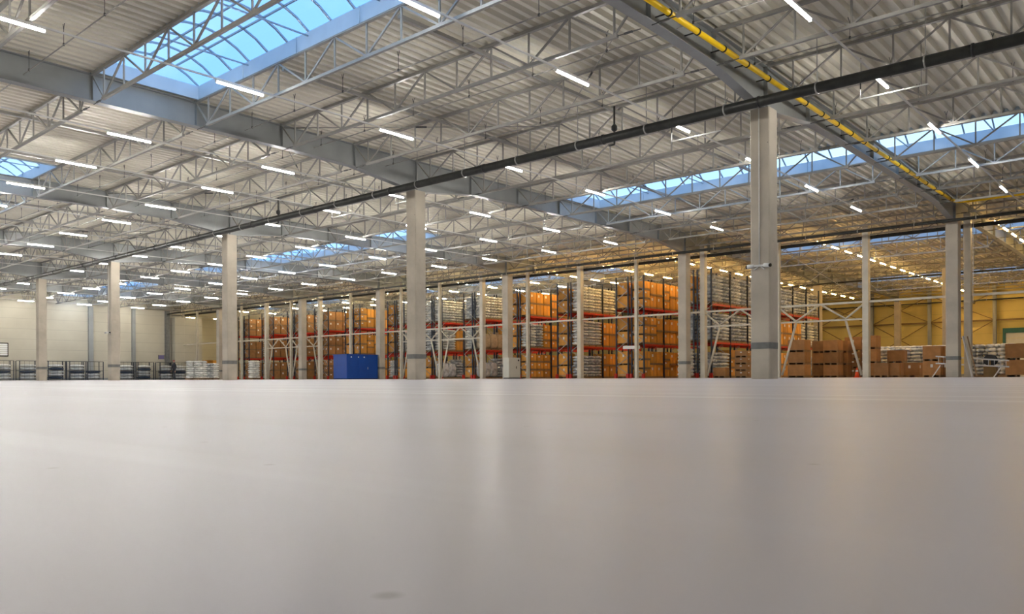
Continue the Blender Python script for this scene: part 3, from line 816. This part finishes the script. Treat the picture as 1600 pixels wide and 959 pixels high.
# louvre vent on left wall
def yl(u, x):
    r = (u - 800)/F; Zc = x/(r*CS - SN); return Zc*(r*SN + CS)
t = thing('wall_vent', 'white slatted air vent on the left wall at the picture edge', 'vent', (XW, yl(13, XW) - 2.4, 2.65))
put('vent_frame', one('vent_frame', lambda b: (b.box(0, .08, 0, 2.4, 0, .08), b.box(0, .08, 0, 2.4, 1.42, 1.5), b.box(0, .08, 0, .08, .08, 1.42), b.box(0, .08, 2.32, 2.4, .08, 1.42)), M['black']), t)
for i in range(6): put('slat', one('slat', lambda b: b.box(.0, .06, .08, 2.32, .12 + i*.22, .28 + i*.22), M['paper']), t)
# pilasters and boxed bay on left wall
for i, (u, w, d) in enumerate(((141, .5, .35), (208, .4, .3), (260, .45, .5))):
    y = yl(u, XW)
    b = MB(); b.box(0, d, -w/2, w/2, 0, 8.7)
    o = put('trim_%d' % (i + 1), (b, M['band'] if i == 2 else M['girder'])); o.location = (XW, y, 0); o['kind'] = 'structure'
b = MB(); b.box(0, 1.1, 0, 3.6, 0, 7.9); o = put('trim_4', (b, M['wall'])); o.location = (XW, yl(265, XW) + .2, 0); o['kind'] = 'structure'
t = thing('wall_sign', 'small violet sign on the left wall above the cages', 'sign', (XW, yl(252, XW), 2.6))
put('sign_plate', one('sign_plate', lambda b: b.box(0, .04, -.35, .35, 0, .5), M['purple']), t)
put('sign_rim', one('sign_rim', lambda b: (b.box(0, .05, -.38, -.35, -.03, .53), b.box(0, .05, .35, .38, -.03, .53)), M['wire']), t)
b = MB(); b.box(XW, XW + .04, YF, 49, 0, .25); struct('baseboard_left', (b, M['girder']))
b = MB(); b.box(XL, XR, YB - .05, YB, 0, .3); struct('baseboard_back', (b, M['girder']))

# cameras and conduit on columns
def cctv(x, y, z, lab, conduit=True, sc=1.0):
    t = thing('security_camera', lab, 'camera', (x, y, z), 'cameras on columns')
    for s in (-1, 1):
        q = put('camera_body', one('camera_body', lambda b: b.bar((s*.17, -.06, 0), (s*.36, -.10, -.02), .13, None, 12), M['white']), t)
        put('camera_lens', one('camera_lens', lambda b: b.bar((s*.36, -.10, -.02), (s*.40, -.108, -.024), .11, None, 12), M['lens']), q)
    put('bracket', one('bracket', lambda b: (b.box(-.18, .18, -.06, 0, -.03, .03), b.bar((0, -.02, 0), (-.17, -.04, -.12), .03), b.bar((0, -.02, 0), (.17, -.04, -.12), .03)), M['white']), t)
    if conduit: put('conduit', one('conduit', lambda b: b.bar((0, -.02, 0), (0, -.02, 8.36 - z), .035, None, 8), M['white']), t)
cctv(-10.6, 24 - .325, 3.5, 'pair of white bullet cameras on the great front column')
cctv(-58.8, 24 - .325, 3.4, 'pair of small white cameras on the fourth column from right')
# back wall steelwork: columns, girts, cross bracing, dock door
wc = [(-36.2), (-30.0), (-23.9), (-17.6), (-11.4), (-5.0)]
wcm = one('shaft', lambda b: (b.box(-.16, .16, -.2, -.18, 0, 9.7), b.box(-.16, .16, .18, .2, 0, 9.7), b.box(-.012, .012, -.18, .18, 0, 9.7)), M['girder'])
for i, x in enumerate(wc):
    t = thing('wall_post', 'grey steel wall post against the yellow back wall, %s from right' % ORD[len(wc) - i], 'post', (x, 97.5, 0), 'back wall posts')
    put('shaft', wcm, t); put('foot_plate', foot, t)
for i in range(len(wc) - 1):
    a, c = wc[i] + .17, wc[i + 1] - .17; L = c - a
    t = thing('wall_brace', 'brown cross brace with rail on the back wall, %s bay from right' % ORD[len(wc) - 1 - i], 'brace', (a, 97.55, 0), 'back wall braces')
    put('rail', one('rail', lambda b: b.bar((0, 0, 6.0), (L, 0, 6.0), .16), M['brown']), t)
    if i != 3:
        for q in ((0, 6.1, L, 8.9), (L, 6.1, 0, 8.9), (0, 2.4, L, 5.9), (L, 2.4, 0, 5.9)):
            put('diagonal', one('diagonal', lambda b: b.bar((q[0], .05 if q[0] else 0, q[1]), (q[2], .05 if q[0] else 0, q[3]), .08), M['brown']), t)
t = bpy.data.objects.new('door_1', None); COL.objects.link(t); t['kind'] = 'structure'; t.location = (-16.9, 97.7, 0)
put('door_frame', one('door_frame', lambda b: (b.box(0, .25, 0, .3, 0, 4.6), b.box(4.75, 5, 0, .3, 0, 4.6), b.box(0, 5, -.05, .3, 4.6, 5.1)), M['teal']), t)
put('door_panel', one('door_panel', lambda b: [b.box(.25, 4.75, .12, .18, .02 + k*.575, .57 + k*.575) for k in range(8)], M['white']), t)
# thin vertical drain hose at right
t = thing('hanging_cable', 'thin pale cable hanging down beside the second row column at right', 'cable', (wx(1521, 48.4), 48.4, 4.0))
put('cord', one('cord', lambda b: b.bar((0, 0, 0), (.02, 0, 4.7), .03, None, 6), M['paper']), t)
put('hook', one('hook', lambda b: b.path([(0, 0, 0), (.05, 0, -.08), (.1, 0, 0)], .03, 6), M['wire']), t)

# ------------------------------------------------------------------ person by the cages
def skinned(name, verts, edges, radii, m, parent, root=0, sub=1):
    me = bpy.data.meshes.new(name); me.from_pydata(verts, edges, []); me.materials.append(m)
    o = bpy.data.objects.new(name, me); COL.objects.link(o)
    if parent: o.parent = parent
    md = o.modifiers.new('skin', 'SKIN'); md.use_smooth_shade = True
    for i, r in enumerate(radii):
        s = me.skin_vertices[0].data[i]; s.radius = r if isinstance(r, tuple) else (r, r); s.use_root = (i == root)
    sb = o.modifiers.new('sub', 'SUBSURF'); sb.levels = sb.render_levels = sub
    return o
px, py = 72*(-.4224*CS - SN), 72*(-.4224*SN + CS)
P = thing('person', 'person in dark workwear and a reddish cap standing before the wire cages', 'person', (px, py, 0), None, math.radians(200))
V = [(0, 0, .95), (0, -.01, 1.15), (0, 0, 1.36), (0, 0, 1.47), (0, .01, 1.56), (0, .01, 1.68),
     (.17, 0, 1.40), (.24, -.02, 1.14), (.25, .08, .90), (.25, .10, .83),
     (-.17, 0, 1.40), (-.24, -.02, 1.14), (-.24, .10, .92), (-.24, .12, .85),
     (.09, 0, .90), (.10, .02, .50), (.11, -.02, .09), (.12, .12, .035),
     (-.09, 0, .90), (-.11, .03, .50), (-.13, .0, .09), (-.14, .14, .035)]
E = [(0,1),(1,2),(2,3),(3,4),(4,5),(2,6),(6,7),(7,8),(8,9),(2,10),(10,11),(11,12),(12,13),(0,14),(14,15),(15,16),(16,17),(0,18),(18,19),(19,20),(20,21)]
R = [(.15,.11),(.14,.10),(.16,.10),.055,(.075,.09),(.075,.09),.06,.045,.032,.03,.06,.045,.032,.03,.09,.062,.045,.035,.09,.062,.045,.035]
skinned('body', V, E, R, M['cloth'], P)
hd = MB(); hd.pillow(0, .01, 1.64, .078, .095, .115, 16, 12, 0, 1, 1); hd.pillow(0, .105, 1.63, .014, .02, .022, 8, 6, 0, 1, 1)
for s in (-1, 1): hd.pillow(s*.08, .0, 1.64, .012, .022, .03, 8, 6, 0, 1, 1)
put('head', (hd, M['skin']), P)
cp = MB(); cp.lathe([(.088, 1.68), (.09, 1.72), (.07, 1.765), (.02, 1.785)], (0, .005, 0), 16); cp.box(-.06, .06, .07, .16, 1.68, 1.695)
put('cap', (cp, M['cap']), P)
for s in (-1, 1):
    hv = [(s*.245, .11, .84), (s*.245, .12, .78)]; he = [(0, 1)]; hr = [.028, .034]
    for f in range(4):
        n = len(hv); hv += [(s*.245, .09 + f*.02, .74), (s*.24, .095 + f*.021, .69 + abs(f - 1.5)*.008)]; he += [(1, n), (n, n + 1)]; hr += [.009, .007]
    n = len(hv); hv += [(s*.22, .15, .775), (s*.215, .165, .745)]; he += [(0, n), (n, n + 1)]; hr += [.011, .009]
    skinned('hand', hv, he, hr, M['skin'], P)

# ------------------------------------------------------------------ world
w = bpy.data.worlds.new('sky'); scn.world = w; w.use_nodes = True
N = w.node_tree.nodes; L_ = w.node_tree.links
bg = N['Background']
tc = N.new('ShaderNodeTexCoord'); nz = N.new('ShaderNodeTexNoise'); nz.inputs['Scale'].default_value = 2.6; nz.inputs['Detail'].default_value = 5
cr = N.new('ShaderNodeValToRGB'); cr.color_ramp.elements[0].position = .38; cr.color_ramp.elements[1].position = .62
cr.color_ramp.elements[0].color = (.16, .42, 1.0, 1); cr.color_ramp.elements[1].color = (.60, .82, 1.0, 1)
L_.new(tc.outputs['Generated'], nz.inputs['Vector']); L_.new(nz.outputs['Fac'], cr.inputs[0]); L_.new(cr.outputs[0], bg.inputs['Color'])
bg.inputs['Strength'].default_value = 1.2

# ------------------------------------------------------------------ camera
cam = bpy.data.cameras.new('camera'); co = bpy.data.objects.new('camera', cam); COL.objects.link(co); scn.camera = co
cam.sensor_width = 36; cam.lens = 36*F/1600; cam.shift_y = (590.3 - 479.5)/1600
cam.clip_start = .01; cam.clip_end = 400
co.matrix_world = Matrix.Translation((0, 0, .06)) @ Matrix.Rotation(TH, 4, 'Z') @ Matrix.Rotation(PI/2, 4, 'X') @ Matrix.Rotation(-.0040, 4, 'Z')

scn.view_settings.view_transform = 'Standard'; scn.view_settings.look = 'None'
scn.view_settings.gamma = 1; scn.view_settings.use_curve_mapping = False
scn.view_settings.exposure = 0.58
scn.cycles.max_bounces = 8; scn.cycles.diffuse_bounces = 4; scn.cycles.glossy_bounces = 3; scn.cycles.transparent_max_bounces = 8
scn.cycles.use_denoising = True
scn.cycles.sample_clamp_indirect = 6
scn.cycles.caustics_reflective = False; scn.cycles.caustics_refractive = False
